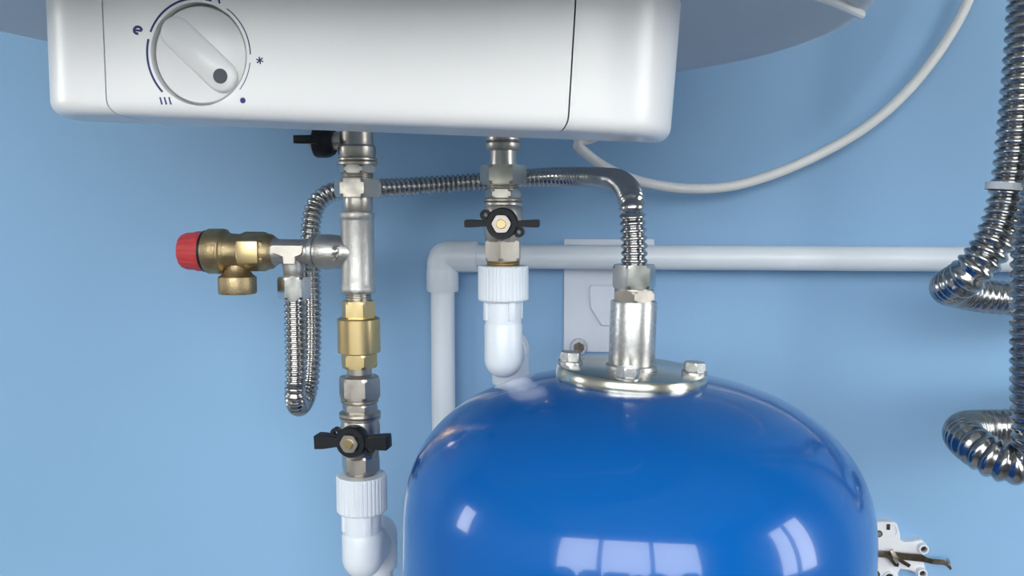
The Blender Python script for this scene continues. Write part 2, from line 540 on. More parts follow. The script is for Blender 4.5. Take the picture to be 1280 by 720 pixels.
def spl(pts, n=8):
    v = smooth_path([Vector((p[0], p[1], 0)) for p in pts], 3.0)
    return [(q.x, q.y) for q in v] + [pts[-1]]
def put(mb, name): return mb.build(name, 'ink', front, recalc=True)
put(stroke(ringed(spl([(183, 37.5), (189, 26), (199, 14), (212, 5.5), (228, 1.5), (246, 2), (256, 4.5), (263, 7)])), 2.4), 'dial_arc')
put(stroke(ringed(spl([(180, 47), (179.5, 62), (182.5, 79), (189, 95), (197, 106), (204.5, 113.5)])), 2.6), 'dial_arc')
put(stroke(ringed(spl([(280, 17), (290, 25), (301, 39), (309, 53), (314, 68)])), 1.2), 'dial_arc')
put(stroke(ringed(spl([(315.5, 79), (314.5, 92), (311, 105), (305, 116)])), .8), 'dial_arc')
# the bold e
pts = []
for t in range(0, 300, 15):
    a = R(-8 + t); pts.append((172.3 + 4.7 * math.cos(a), 37.8 - 4.3 * math.sin(a)))
mb = stroke([(167.4, 37.4), (172.3, 38.1), (177.2, 38.7)], 2.6)
k = stroke(pts, 3.2); mb.add(k.v, k.f); put(mb, 'dial_letter')
# the star
mb = MB()
for a in (20, 80, 140):
    dx_, dy_ = 4.6 * math.cos(R(a)), 4.6 * math.sin(R(a))
    k = stroke([(324.8 - dx_, 75.6 - dy_), (324.8, 75.6), (324.8 + dx_, 75.6 + dy_)], 1.5); mb.add(k.v, k.f)
put(mb, 'dial_star')
# three bars, one bar, and a dot
mb = MB()
for x in (201.3, 206.8, 212.5):
    k = stroke([(x - 1.2, 121.5), (x, 126), (x + 1.2, 130.6)], 1.9); mb.add(k.v, k.f)
put(mb, 'dial_bars')
put(stroke([(272.0, -10), (273.4, -2), (274.6, 4.5)], 2.2), 'dial_bar')
dp = front_hit(303.6, 125.6); dm = frame(Vector((dp.x, box_front_y(dp.x, dp.z), dp.z)), kn, Vector((0, 0, -1)))
MB().cyl(3.6 * ks, -.0003, .0002, dm, 20, ch=.00004).build('dial_dot', 'ink', front)
heater.rotation_euler = (0, HROLL, 0)
for ch in heater.children:
    if ch.name.split('.')[0] in ('tank_shell', 'underside_bead', 'wall_bracket'): ch.rotation_euler = (0, TROLL - HROLL, 0)

# ------------------------------------------------------------------ plumbing: shared pieces
YS = -.175                                  # depth of the two pipe stacks
class Stack:
    def __init__(s, px, py, y):
        p = at(px, py, y); s.x, s.y, s.px, s.py = p.x, y, px, py
        s.k = mpp(p)
    def z(s, py): return at(s.px, py, s.y).z
    def r(s, w): return w / 2 * s.k
    def m(s): return Matrix.Translation((s.x, s.y, 0))
    def p(s, py): return Vector((s.x, s.y, s.z(py)))
def rev(prof): return sorted(prof, key=lambda q: q[1])

def butterfly(origin, facing, parent, wing_px, k, roll=0.0, blade=(.0040, .012), bend=0.0, ear=True):
    """black two-winged valve handle with nut and stem"""
    fm = frame(origin, facing, Vector((0, 0, -1))) @ Matrix.Rotation(roll, 4, 'Z')   # z outward, x along the wings
    r = 20 * k
    mb = MB()
    mb.lathe([(r * .80, -.010), (r * .96, -.007), (r, -.004), (r, .0012), (r * .93, .0030), (r * .62, .0030), (r * .55, .0012), (0.0004, .0012)], 40, fm)
    for sx in (-1, 1):
        L = wing_px * k
        bz = -.002
        th, dp = blade
        sec = []
        for i, t in enumerate((.72, 1.1, 1.5, 1.9, 2.15, L / r * .97, L / r)):
            x = t * r
            q = (x - .72 * r) / (L - .72 * r)
            w = th * (.85 + .5 * min(1, q * 1.6)) * (.55 if t == L / r else 1)
            d = dp * (.75 + .35 * q) * (.7 if t == L / r else 1)
            sec.append((sx * x, w, d, bz + bend * q))
        vs = []; fs = []
        for (x, w, d, z) in sec:
            vs += [(x, -w / 2, z - d / 2), (x, w / 2, z - d / 2), (x, w / 2, z + d / 2), (x, -w / 2, z + d / 2)]
        for i in range(len(sec) - 1):
            for j in range(4):
                fs.append((i * 4 + j, i * 4 + (j + 1) % 4, (i + 1) * 4 + (j + 1) % 4, (i + 1) * 4 + j))
        fs += [(3, 2, 1, 0), tuple((len(sec) - 1) * 4 + j for j in range(4))]
        if sx < 0: fs = [f[::-1] for f in fs]
        mb.add(vs, fs, fm)
        if ear:
            a = R(153) if sx < 0 else R(-27)
            em = fm @ Matrix.Translation((r * 1.18 * math.cos(a), r * 1.18 * math.sin(a), -.002))
            ro, ri = r * .34, r * .13
            mb.lathe([(ri, -.002), (ro, -.002), (ro, .002), (ri, .002), (ri, -.002)], 20, em, cap=False)
    h = mb.build('handle', 'black', parent, recalc=True)
    nm = fm @ Matrix.Translation((0, 0, .0012))
    nt = MB().hexn(r * .62, 0, .0042, nm).build('nut', 'nickel', h)
    MB().cyl(r * .30, .003, .0056, nm, 20).build('stem', 'brass', h)
    return h



# ------------------------------------------------------------------ left stack
SL = Stack(448, 380, YS)
# upper valve just below the heater, handle turned to the left
SLu = Stack(448, 200, YS); SLu.x = at(446.5, 200, YS).x
v = tag(empty('ball_valve', SLu.p(207)), 'nickel ball valve tucked under heater, black handle turned left', 'valve', None)
m = SLu.m(); z = SLu.z; r = SLu.r
MB().lathe(rev([(r(40), z(206.5)), (r(50), z(206)), (r(50.5), z(203)), (r(46), z(201.5)), (r(49), z(200.5)), (r(49), z(198.5)), (r(44), z(197)), (r(47), z(192)), (r(47), z(184)), (r(42), z(181.5)), (r(41), z(178)), (r(41), z(150)), (r(36), HZB - .001)]), 40, m).build('valve_body', 'nickel', v)
MB().hexn(r(46), z(216.5), z(206.5), m).build('hex_end', 'nickel', v)
MB().cyl(r(22), 0, .021, frame(SLu.p(176) + Vector((-.010, 0, 0)), (-1, 0, 0)), 24).build('stem_collar', 'nickel', v)
hb = SLu.p(177) + Vector((-.0262, 0, 0))
butterfly(hb, (-1, 0, 0), v, 44, SLu.k, roll=0, blade=(.004, .012), bend=.006, ear=False)
# the handle's outer tab seen from the side
MB().box(SLu.p(175) + Vector((-.0335, -.004, 0)), (.012, .010, .0036), bev=.0008).build('handle_tab', 'black', v)
SLu.k = mpp(SLu.p(236))
# union
u = tag(empty('union_fitting', SL.p(266)), 'nickel union with large hex nut on left stack above the tee', 'pipe fitting')
MB().thread(r(40), z(224.5), z(216.5), m).build('threaded_neck', 'nickel', u)
MB().hexn(r(60), z(246.5), z(224), m).build('hex_nut', 'nickel', u)
MB().lathe(rev([(r(36), z(246)), (r(37), z(250)), (r(36), z(262)), (r(33), z(266))]), 36, m).build('tail_piece', 'nickel', u)
# tee
t = tag(empty('tee_fitting', SL.p(366)), 'large nickel tee with cast lettering on its left branch', 'pipe fitting')
z, r, m = SL.z, SL.r, SL.m()
ax = SL.z(315)
mb = MB().lathe(rev([(r(34), z(265)), (r(42), z(265.5)), (r(43), z(267)), (r(43), z(272)), (r(41.5), z(273.5)), (r(41), z(276)), (r(41), z(354)), (r(41.5), z(356.5)), (r(43), z(358)), (r(43), z(364)), (r(41), z(366)), (r(32), z(366.4))]), 44, m)
bm_ = frame(Vector((SL.x, YS, ax)), (-1, 0, 0))
k = SL.k
mb.lathe([(r(41), 0), (r(38), 14 * k), (r(40.5), 22 * k), (r(41.5), 24 * k), (r(44), 36 * k), (r(44), 48 * k), (r(42), 50 * k), (r(32), 50.4 * k)], 40, bm_)
tee = mb.build('tee_body', 'nickel_dull', t)
# cast lettering standing proud on the branch
def on_branch(px, py):
    q = at(px, py, YS - r(43))
    dzq = q.z - ax; rr = r(44) * (1 if px < 412 else .985)
    return Vector((q.x, YS - math.sqrt(max(1e-9, rr * rr - dzq * dzq)) + .0001, q.z))
def strokes3(lines, w=.0011):
    mb = MB()
    for ln in lines:
        mb.tube(smooth_path([on_branch(*p) for p in ln], .0006), w / 1.4, 8)
    return mb
strokes3([[(422, 307.5), (416.5, 308.5), (415.5, 310.5), (421, 311.5), (421.5, 313.5), (415, 315.5)], [(415.2, 317.5), (421, 316), (422, 313.5)],
          [(417, 320), (420, 320), (420.3, 322.8), (417.3, 323), (417, 320.2)], [(416.8, 325.5), (417.4, 326.6)]]).build('cast_letters', 'nickel', t)
# check valve
c = tag(empty('check_valve', SL.p(458)), 'yellow brass spring check valve with ribbed barrel below the tee', 'valve')
MB().thread(r(32), z(377), z(365), m).build('threaded_nipple', 'nickel', c)
MB().hexn(r(43), z(398), z(376), m).build('hex_end', 'brass', c)
MB().lathe(rev([(r(48), z(441)), (r(53.5), z(439.5)), (r(53.5), z(398.5)), (r(49), z(397))]), 48, m, rfun=lambda i, zz: 1 - (.012 if i % 4 == 0 else 0)).build('barrel', 'brass', c)
MB().hexn(r(46), z(459), z(440.5), m).build('hex_end', 'brass', c)
# lower union
c = tag(empty('union_fitting', SL.p(500)), 'nickel union nut between brass check valve and lower ball valve', 'pipe fitting')
MB().lathe(rev([(r(31), z(457)), (r(31), z(467)), (r(40), z(472))]), 36, m).build('tail_piece', 'nickel', c)
MB().hexn(r(53), z(497.5), z(470.5), m).build('hex_nut', 'nickel', c)
MB().thread(r(47), z(503), z(497), m).build('threaded_neck', 'nickel', c)
# lower ball valve
v = tag(empty('ball_valve', SL.p(594)), 'nickel ball valve with tilted black butterfly handle at bottom of left stack', 'valve')
MB().hexn(r(45), z(514), z(503), m).build('hex_end', 'nickel', v)
MB().lathe(rev([(r(42), z(513.5)), (r(52), z(515)), (r(52.5), z(518)), (r(48), z(519)), (r(51.5), z(520.5)), (r(51.5), z(523)), (r(46), z(524.5)), (r(50), z(532)), (r(50), z(556)), (r(46), z(566)), (r(44), z(570))]), 40, m).build('valve_body', 'nickel', v)
MB().hexn(r(49), z(588), z(566), m).build('hex_end', 'nickel', v)
MB().thread(r(40), z(595), z(587), m).build('threaded_neck', 'nickel', v)
MB().cyl(r(22), 0, .016, frame(SL.p(551) + Vector((0, -.010, 0)), (0, -1, 0)), 24).build('stem_collar', 'nickel', v)
hp = at(439.5, 552.5, YS - .036)
butterfly(hp, (-.10, -1, -.02), v, 49, mpp(hp), roll=R(2), blade=(.0066, .010))

# ------------------------------------------------------------------ centre stack
SC = Stack(629, 260, YS)
z, r, m = SC.z, SC.r, SC.m()
u = tag(empty('union_fitting', SC.p(237)), 'nickel union with hex nut hanging from heater outlet above centre valve', 'pipe fitting')
MB().lathe(rev([(r(30), HZB - .001), (r(36), z(160)), (r(38), z(171)), (r(43), z(172)), (r(43), z(175.5)), (r(38.5), z(177)), (r(44), z(179.5)), (r(44.5), z(185)), (r(41), z(188)), (r(33), z(188.6)), (r(33.5), z(200)), (r(34), z(208))]), 40, m).build('tail_piece', 'nickel', u)
MB().hexn(r(58.5), z(230.5), z(206.5), m).build('hex_nut', 'nickel', u)
MB().thread(r(40), z(238), z(230), m).build('threaded_neck', 'nickel', u)
v = tag(empty('ball_valve', SC.p(332)), 'nickel ball valve with level black butterfly handle in centre of picture', 'valve')
MB().hexn(r(45), z(248), z(237), m).build('hex_end', 'nickel', v)
MB().lathe(rev([(r(44), z(247.5)), (r(48.5), z(249)), (r(49), z(251)), (r(45), z(252)), (r(48.5), z(253.5)), (r(48.5), z(256)), (r(46), z(257.5)), (r(50), z(264)), (r(50), z(290)), (r(46), z(298)), (r(44), z(302))]), 40, m).build('valve_body', 'nickel', v)
MB().hexn(r(48.5), z(325.5), z(298), m, rot=R(30)).build('hex_end', 'nickel', v)
MB().thread(r(42), z(333), z(325), m).build('threaded_neck', 'brass_cast', v)
MB().cyl(r(22), 0, .016, frame(SC.p(279) + Vector((0, -.010, 0)), (0, -1, 0)), 24).build('stem_collar', 'nickel', v)
hp = at(627.5, 279.5, YS - .036)
butterfly(hp, (.02, -1, -.03), v, 47, mpp(hp), roll=0, blade=(.0034, .012))

# ------------------------------------------------------------------ white plastic pipework
WY = -.030                                  # depth of the pipes along the wall
RY = -.128                                  # depth of the elbows just behind the stacks
def gear(n, d):
    return lambda i, zz: 1 - (d if (i % 4) < 1 else 0)
def threaded_elbow(S, zt, zb, zn, ze, wn, wk, we, label, wall_y, rear_low):
    """ribbed adapter nut, hex neck and an elbow turning to the wall"""
    z, r, m = S.z, S.r, S.m()
    e = tag(empty('threaded_elbow', S.p(ze)), label, 'pipe elbow')
    MB().lathe(rev([(r(wn) * .70, z(zt - .4)), (r(wn) * .965, z(zt)), (r(wn), z(zt + 2)), (r(wn), z(zb - 2)), (r(wn) * .95, z(zb)), (r(wk) * .9, z(zb + .2))]), 144, m, rfun=gear(144, .022)).build('ribbed_collar', 'ppr', e, ang=25)
    nk = MB().lathe(rev([(r(wk), z(zb)), (r(wk), z(zn)), (r(wk) * .9, z(zn + 1))]), 36, m)
    nk = nk.build('neck', 'ppr', e)
    for a in (-58, -90 - 62, 32, 148):
        b = MB(); rm = m @ Matrix.Rotation(R(a), 4, 'Z')
        b.box((r(wk) + .0002, 0, (z(zb) + z(zn)) / 2 + .001), (.0028, .0045, abs(z(zb) - z(zn)) * .86), rm, bev=.0006)
        b.build('moulded_rib', 'ppr', nk)
    rr = r(we); zc = z(ze) + rr
    pts = [Vector((S.x, S.y, z(zn - 1))), Vector((S.x, S.y, zc + rr * .55))]
    br = rr * .55
    for i in range(1, 11):
        a = PI / 2 * i / 10
        pts.append(Vector((S.x, S.y + br * (1 - math.cos(a)), zc + rr * .55 - br * math.sin(a) )))
    zc2 = pts[-1].z
    pts.append(Vector((S.x, S.y + .034, zc2)))
    bend = MB()
    bend.lathe(rev([(rr * .93, z(zn - .5)), (rr, z(zn + 3)), (rr, zc2)]), 40, m, cap=True)
    sph = []
    for i in range(13):
        a = PI / 2 * i / 12
        sph.append((max(rr * math.cos(a), 1e-5), zc2 - rr * math.sin(a)))
    bend.lathe(rev(sph), 40, m)
    fm = frame(Vector((S.x, S.y, zc2)), (0, 1, 0), Vector((0, 0, 1)))
    bend.lathe([(rr, 0), (rr, .024), (rr * .93, .026)], 40, fm)
    bend.build('elbow_bend', 'ppr', e, ang=40)
    return zc2
# centre: elbow back to the wall, then a wall elbow down and its pipe
zc = threaded_elbow(SC, 332, 375.5, 403, 472, 63.5, 46, 48, 'white plastic elbow with ribbed collar below the centre ball valve', WY, 0)
pr = .0100
tag(MB().tube([(SC.x, YS + .022, zc), (SC.x, RY - .010, zc)], pr, 28).build('water_pipe', 'ppr', loc=(SC.x, (YS + RY) / 2, zc)), 'short white pipe running from centre elbow back to the rear elbow', 'pipe')
def wall_elbow(x, zc, label, drop=.028):
    e = tag(empty('pipe_elbow', (x, RY, zc - drop)), label, 'pipe elbow')
    rr = .0136; mb = MB()
    fm = frame(Vector((x, RY, zc)), (0, -1, 0), Vector((0, 0, 1)))
    mb.lathe([(rr, 0), (rr, .014), (rr * .97, .016), (rr * .8, .0165)], 36, fm)
    mb.lathe(rev([(rr * .8, zc - drop + .001), (rr * .97, zc - drop + .002), (rr, zc - drop + .004), (rr, zc)]), 36, Matrix.Translation((x, RY, 0)))
    sph = [(max(rr * math.cos(PI / 2 * i / 10), 1e-5), zc + rr * math.sin(PI / 2 * i / 10)) for i in range(11)]
    mb.lathe(sph, 36, Matrix.Translation((x, RY, 0)))
    sph = [(max(rr * math.cos(PI / 2 * i / 10), 1e-5), rr * math.sin(PI / 2 * i / 10)) for i in range(11)]
    mb.lathe(sph, 36, frame(Vector((x, RY, zc)), (0, 1, 0), Vector((0, 0, 1))))
    mb.build('elbow_body', 'ppr', e)
    return e
wall_elbow(SC.x, zc, 'white plastic rear elbow behind the centre pipe, turning down')
tag(MB().tube([(SC.x, RY, zc - .026), (SC.x, RY, .55)], pr, 28).build('water_pipe', 'ppr', loc=(SC.x, RY, zc - .03)), 'short white vertical pipe between centre elbow and blue tank', 'pipe')
# left
SB = Stack(454, 640, YS); SB.x = SL.x + .0004
zc = threaded_elbow(SB, 593, 638, 665, 721, 62.5, 46, 51, 'white plastic elbow with ribbed collar at bottom of left stack', RY, 0)
tag(MB().tube([(SB.x, YS + .022, zc), (SB.x, RY - .010, zc)], pr, 28).build('water_pipe', 'ppr', loc=(SB.x, (YS + RY) / 2, zc)), 'short white pipe running back from the left stack elbow', 'pipe')
wall_elbow(SB.x, zc, 'white plastic rear elbow, half hidden left of the blue tank')
tag(MB().tube([(SB.x, RY, zc - .026), (SB.x, RY, .55)], pr, 28).build('water_pipe', 'ppr', loc=(SB.x, RY, zc - .03)), 'white pipe dropping from the elbow left of the blue tank', 'pipe')
# long horizontal run with its corner elbow and the vertical leg
ph = at(565, 320, WY)
pe = at(553, 323, WY); zh = at(760, 321.5, WY).z
e = tag(empty('pipe_elbow', (pe.x, WY, zh - .03)), 'white plastic corner elbow joining the long horizontal pipe', 'pipe elbow')
rr = .0136; L1 = .030
mb = MB(); br = .007
path = [Vector((pe.x + L1, WY, zh)), Vector((pe.x + br, WY, zh))]
for i in range(1, 13):
    a = PI / 2 * i / 12
    path.append(Vector((pe.x + br - br * math.sin(a), WY, zh - br + br * math.cos(a))))
path.append(Vector((pe.x, WY, zh - L1)))
mb.tube(path, rr * .97, 36)
mb.lathe([(rr * .8, .0105), (rr * .98, .0108), (rr, .0125), (rr, L1 - .001), (rr * .95, L1), (rr * .7, L1 + .0004)], 36, frame(Vector((pe.x, WY, zh)), (1, 0, 0)))
mb.lathe([(rr * .8, .0105), (rr * .98, .0108), (rr, .0125), (rr, L1 - .001), (rr * .95, L1), (rr * .7, L1 + .0004)], 36, frame(Vector((pe.x, WY, zh)), (0, 0, -1)))
sp = MB()
mb.lathe([(max(rr * .97 * math.sin(PI * i / 16), 1e-5), -rr * .97 * math.cos(PI * i / 16)) for i in range(17)], 36, Matrix.Translation((pe.x + .0015, WY, zh - .0015)))
mb.build('elbow_body', 'ppr', e)
tag(MB().tube([(pe.x + .026, WY, zh), (X1, WY, zh)], .0102, 32).build('water_pipe', 'ppr', loc=(pe.x + .4, WY, zh)), 'long white horizontal pipe along the blue wall', 'pipe')
tag(MB().tube([(pe.x, WY, zh - .026), (pe.x, WY, .0)], .0102, 32).build('water_pipe', 'ppr', loc=(pe.x, WY, zh - .4)), 'long white vertical pipe on wall going down behind the blue tank', 'pipe')

# ------------------------------------------------------------------ safety valve and hose tee (on the left branch)
k = SL.k
def hx(px): return SL.x + (px - 452.5) * k     # along the branch axis, pixels of the stack's depth
AM = frame(Vector((SL.x, YS, ax)), (-1, 0, 0))
def la(px): return (452.5 - px) * k            # distance along the branch from the stack axis
def rw(w): return w / 2 * k
ht = tag(empty('tee_fitting', Vector((hx(370), YS, ax - .02))), 'small nickel tee with flat T face carrying the thin hose', 'pipe fitting')
mb = MB()
mb.lathe([(rw(30), la(405)), (rw(35), la(404)), (rw(35), la(399)), (rw(39), la(398)), (rw(39), la(393)), (rw(31), la(391)), (rw(31), la(352)), (rw(36), la(347)), (rw(40), la(341)), (rw(30), la(340))], 40, AM)
TD = Vector((hx(370), YS, 0))
TM = Matrix.Translation(TD)
def za(py): return SL.z(py)
mb.lathe(rev([(rw(30), ax), (rw(27), za(336)), (rw(25), za(345)), (rw(22), za(347))]), 36, TM)
mb.build('tee_body', 'nickel_dull', ht)
to = [(-25, 6), (-25, -2), (-15, -6), (-9.5, -8), (-8.5, -17), (6.5, -17), (7.5, -8), (14, -6), (17, -2), (17, 7), (-22, 7.5)]
fm = Matrix.Translation((hx(371), YS - rw(28), ax + 2 * k)) @ Matrix.Rotation(R(90), 4, 'X')
MB().prism([(a * k, b * k) for a, b in to], -.004, .0016, fm, ch=.0007).build('flat_face', 'nickel', ht, ang=30, recalc=True)
MB().thread(rw(26), za(351), za(344), TM).build('threaded_neck', 'nickel', ht)
# safety valve
sv = tag(empty('safety_valve', Vector((hx(285), YS, ax - .03))), 'brass pressure safety valve with ribbed red cap on the left', 'valve')
mb = MB()
mb.lathe([(rw(48), la(286) - .0), (rw(50), la(283)), (rw(56), la(281.5)), (rw(57.5), la(279)), (rw(57.5), la(261)), (rw(55), la(259)), (rw(46), la(258.5))], 44, AM)
mb.lathe([(rw(30), la(349)), (rw(38), la(346)), (rw(44), la(342)), (rw(46), la(334)), (rw(45), la(309)), (rw(43), la(307)), (rw(46), la(288)), (rw(48), la(282))], 44, AM)
OD = Vector((hx(296), YS, 0)); OM = Matrix.Translation(OD)
mb.lathe([(rw(1), za(362)), (rw(36), za(363)), (rw(38), za(369)), (rw(46), za(368.5)), (rw(47.5), za(366)), (rw(47.5), za(349)), (rw(46.5), za(347)), (rw(38), za(344)), (rw(32), za(338)), (rw(27), za(330)), (rw(26), ax)], 44, OM, cap=False)
vb = mb.build('valve_body', 'brass_cast', sv, recalc=True)
fl = MB()
fl.box((hx(320), YS - rw(43), ax), (27 * k, .0052, 28 * k), bev=.0011)
fl.build('milled_flat', 'brass', sv)
MB().hexn(rw(50), la(337), la(304), AM).build('hex_end', 'brass_cast', sv)
MB().cyl(rw(53), la(260), la(254), AM, 40).build('gasket_ring', 'black', sv)
MB().lathe([(rw(40), la(256)), (rw(51), la(255)), (rw(51), la(246)), (rw(48), la(243)), (rw(47), la(232)), (rw(42), la(226)), (rw(34), la(224)), (rw(2), la(224))], 96, AM, rfun=lambda i, zz: 1 - (.035 if (i % 8) < 2 and zz > la(250) else 0)).build('red_cap', 'red', sv, ang=30)
tri = [at(a, b, YS - rw(57.5)) for a, b in ((262.5, 306.5), (268, 307.5), (266, 320.5))]
def on_ring(p):
    dzq = p.z - ax
    return Vector((p.x, YS - math.sqrt(rw(57.5) ** 2 - dzq ** 2), p.z))
mb = MB()
for i in range(3):
    a, b = tri[i], tri[(i + 1) % 3]
    mb.tube([on_ring(a.lerp(b, q / 6)) for q in range(7)], .00035, 8)
mb.build('arrow_mark', 'brass_cast', sv)

# ------------------------------------------------------------------ thin stainless hose: hose tee, loop, behind the stacks, tank
TX, TY = .0, -.270                          # expansion tank axis
tp = at(790, 400, TY); TX = tp.x
def HP(px, py, y): return at(px, py, y)
hn = tag(empty('hose_nut', Vector((hx(369), YS, za(375)))), 'chrome hex nut joining thin hose to the small tee', 'nut')
MB().hexn(rw(41), za(374), za(346.5), TM, rot=R(16)).build('hex_nut', 'chrome', hn)
MB().cyl(rw(27), za(377), za(373), TM, 30).build('sleeve', 'chrome', hn)
hxz = lambda py: za(py)
ctrl = [Vector((hx(370), YS, za(372))), Vector((hx(370), YS, za(420))), Vector((hx(370), YS, za(465))),
        HP(369, 492, YS), HP(372, 507, YS + .012), HP(379, 503, YS + .030), HP(386, 482, YS + .042), HP(389, 440, YS + .046),
        HP(389, 380, YS + .046), HP(388, 320, YS + .046), HP(389, 280, YS + .046), HP(395, 256, YS + .05), HP(411, 242, YS + .058), HP(440, 236.5, YS + .070),
        HP(500, 234, YS + .095), HP(560, 230, YS + .110), HP(620, 226, YS + .112), HP(680, 221.5, YS + .10), HP(725, 221, YS + .075), HP(757, 223, YS + .02),
        HP(776, 228, YS - .04), HP(788, 244, TY + .012), HP(790, 258, TY), HP(791, 275, TY), HP(791, 310, TY), HP(791, 340, TY)]
ctrl[-1].x = ctrl[-2].x = TX + .0008
hose = corrugated(ctrl, .0075, .0042, .0016, 26).build('flexible_hose', 'hose', loc=ctrl[0])
tag(hose, 'thin corrugated steel hose looping from small tee behind pipes to the tank', 'hose')

# ------------------------------------------------------------------ blue expansion tank
ST = Stack(790, 465, TY)
zf = ST.z(459.5)                              # top of the flange
tank = empty('expansion_tank', Vector((TX, TY, zf)))
tag(tank, 'glossy bright blue expansion tank with bolted metal flange on top', 'tank')
TMx = Matrix.Translation((TX, TY, zf))
TBx = Matrix.Translation((TX + .0035, TY, zf))
k = ST.k
Rt = .1318
prof = [(.030, -.004)]
# rounded shoulder
Hd = .088
for i in range(0, 41):
    a = PI / 2 * i / 40
    ca, sa = math.cos(a), math.sin(a)
    prof.append((Rt * (sa ** .80), -.0045 - Hd * (1 - ca ** .80)))
prof = [p for p in prof if p[0] > .028]
prof = sorted(prof, key=lambda q: -q[1])
prof.insert(0, (.0, prof[0][1]))
prof += [(Rt, -.20), (Rt, -.215)]
for i in range(1, 25):
    a = PI / 2 * i / 24
    prof.append((max(Rt * math.cos(a) ** .86, .0004), -.215 - Hd * math.sin(a) ** 1.1))
MB().lathe(prof, 128, TBx, cap=False).build('tank_shell', 'tank', tank, ang=60, recalc=True)
fr = 94 * k
MB().lathe([(fr * .90, -.0086), (fr * .985, -.0082), (fr * .998, -.0070), (fr, -.0045), (fr * .993, -.0018), (fr * .975, -.0004), (fr * .95, .0), (.0005, .0)], 96, TMx, cap=False).build('flange', 'zinc', tank, recalc=True)
for i, adeg in enumerate((-95, -5, 85, 175)):
    a = R(adeg); b = TMx @ Matrix.Translation((fr * .82 * math.cos(a), fr * .80 * math.sin(a), 0))
    mb = MB(); mb.cyl(.0072, -.0005, .0012, b, 24); mb.hexn(.0064, .0012, .0062, b, rot=R(10 + 23 * i))
    bo_ = mb.build('flange_bolt', 'galv', tank)
sw = 57.5 * k
MB().lathe([(sw * .97, -.001), (sw * .97, .0), (sw / 2 * 1.06, .0005), (sw / 2 * 1.06, .003)], 40, TMx) if False else None
zt = ST.z(376) - zf
MB().lathe([(sw / 2 * 1.12, -.0005), (sw / 2 * 1.12, .0018), (sw / 2 * .98, .0024), (sw / 2, .0040), (sw / 2, zt - .0012), (sw / 2 * .97, zt), (.008, zt)], 44, TMx).build('socket_sleeve', 'galv', tank)
tank.rotation_euler = (0, R(1.4), 0)
for ch in tank.children:
    if ch.name.split('.')[0] in ('flange', 'flange_bolt'): ch.rotation_euler = (0, R(1.6), 0)
# hose connector on the tank
top = Vector((TX + .0009, TY, 0)); Tm = Matrix.Translation(top); zz = ST.z
hc = tag(empty('hose_nut', Vector((TX, TY, zz(376)))), 'large chrome hex nut joining thin hose to the blue tank', 'nut')
MB().hexn(56 * k / 2, zz(377), zz(362), Tm, rot=R(30)).build('adapter_hex', 'nickel', hc)
MB().cyl(44 * k / 2, zz(363), zz(359.5), Tm, 36).build('adapter_neck', 'nickel', hc)
MB().hexn(54.5 * k / 2, zz(360), zz(330.5), Tm, rot=R(12)).build('hex_nut', 'chrome', hc)
# wall bracket that carries the tank
bk = tag(empty('tank_bracket', Vector((TX, 0, zf - .26))), 'grey steel strap bracket holding blue tank to the wall', 'bracket')
MB().box((TX, -.003, zf - .2), (.05, .006, .16), bev=.001).build('back_plate', 'galv', bk)
MB().box((TX - .0105, -.067, zf - .2), (.04, .122, .022), bev=.001).build('arm', 'galv', bk)
rg = [(Rt + .0016, -.215), (Rt + .0026, -.215), (Rt + .0026, -.190), (Rt + .0006, -.190), (Rt + .0006, -.215)]
MB().lathe(rg, 96, TBx, cap=False).build('strap', 'galv', tank, recalc=True)

# ------------------------------------------------------------------ white plate on the wall, with its screw
pl0, pl1 = at(705, 298.5, -.006), at(816, 441.5, -.006)
wp = tag(empty('wall_plate', Vector(((pl0.x + pl1.x) / 2, 0, pl1.z))), 'flat white mounting plate on wall behind the tank connector', 'plate')
cx, cz = (pl0.x + pl1.x) / 2, (pl0.z + pl1.z) / 2
MB().box((cx, -.003, cz), (pl1.x - pl0.x, .006, pl0.z - pl1.z), bev=.0012).build('plate', 'board', wp)
q0, q1 = at(736, 356, -.008), at(790, 408, -.008)
ol = [(q0.x + .002, q0.z), (q0.x, q0.z - .003), (q0.x + .001, q1.z + .016), (q0.x + .011, q1.z), (q1.x, q1.z), (q1.x, q0.z)]
pm = Matrix(((1, 0, 0, 0), (0, 0, -1, 0), (0, 1, 0, 0), (0, 0, 0, 1)))
MB().prism(ol, .005, .009, pm, ch=.0012).build('raised_pad', 'board', wp, ang=30, recalc=True)
sc_ = at(723.5, 434, -.012)
ws = tag(empty('screw', Vector((sc_.x, -.006, sc_.z))), 'steel screw with hollow head on white plate behind the flange', 'screw')
sm = frame(Vector((sc_.x, -.006, sc_.z)), (0, -1, 0))
MB().lathe([(.0070, 0), (.0074, .001), (.0074, .006), (.0068, .0072), (.0046, .0072), (.0040, .0035), (.0003, .0035)], 28, sm).build('screw_head', 'galv', ws)
MB().hexn(.0040, .003, .0055, sm).build('socket', 'blade', ws)

# ------------------------------------------------------------------ white power cord
c0 = at(757, 160, -.075); cc = [Vector((c0.x + .004, c0.y, HZB + .004)), c0, at(744, 171, -.068), at(731, 175, -.067), at(722, 177, -.07), at(722, 182, -.07), at(732, 191, -.066), at(752, 206, -.06), at(785, 222, -.05), at(825, 232, -.044), at(870, 236, -.04),
      at(915, 232.5, -.036), at(965, 218.5, -.034), at(1020, 195, -.032), at(1075, 164, -.03), at(1120, 128, -.03), at(1158, 86, -.03), at(1186, 46, -.03), at(1205, 12, -.03), at(1216, -16, -.03), at(1230, -70, -.03), at(1240, -140, -.028)]
cd = MB().tube(smooth_path(cc, .004), .0040, 16).build('power_cord', 'cord', loc=cc[10])
tag(cd, 'white round power cord sagging from under heater across the wall', 'cord')

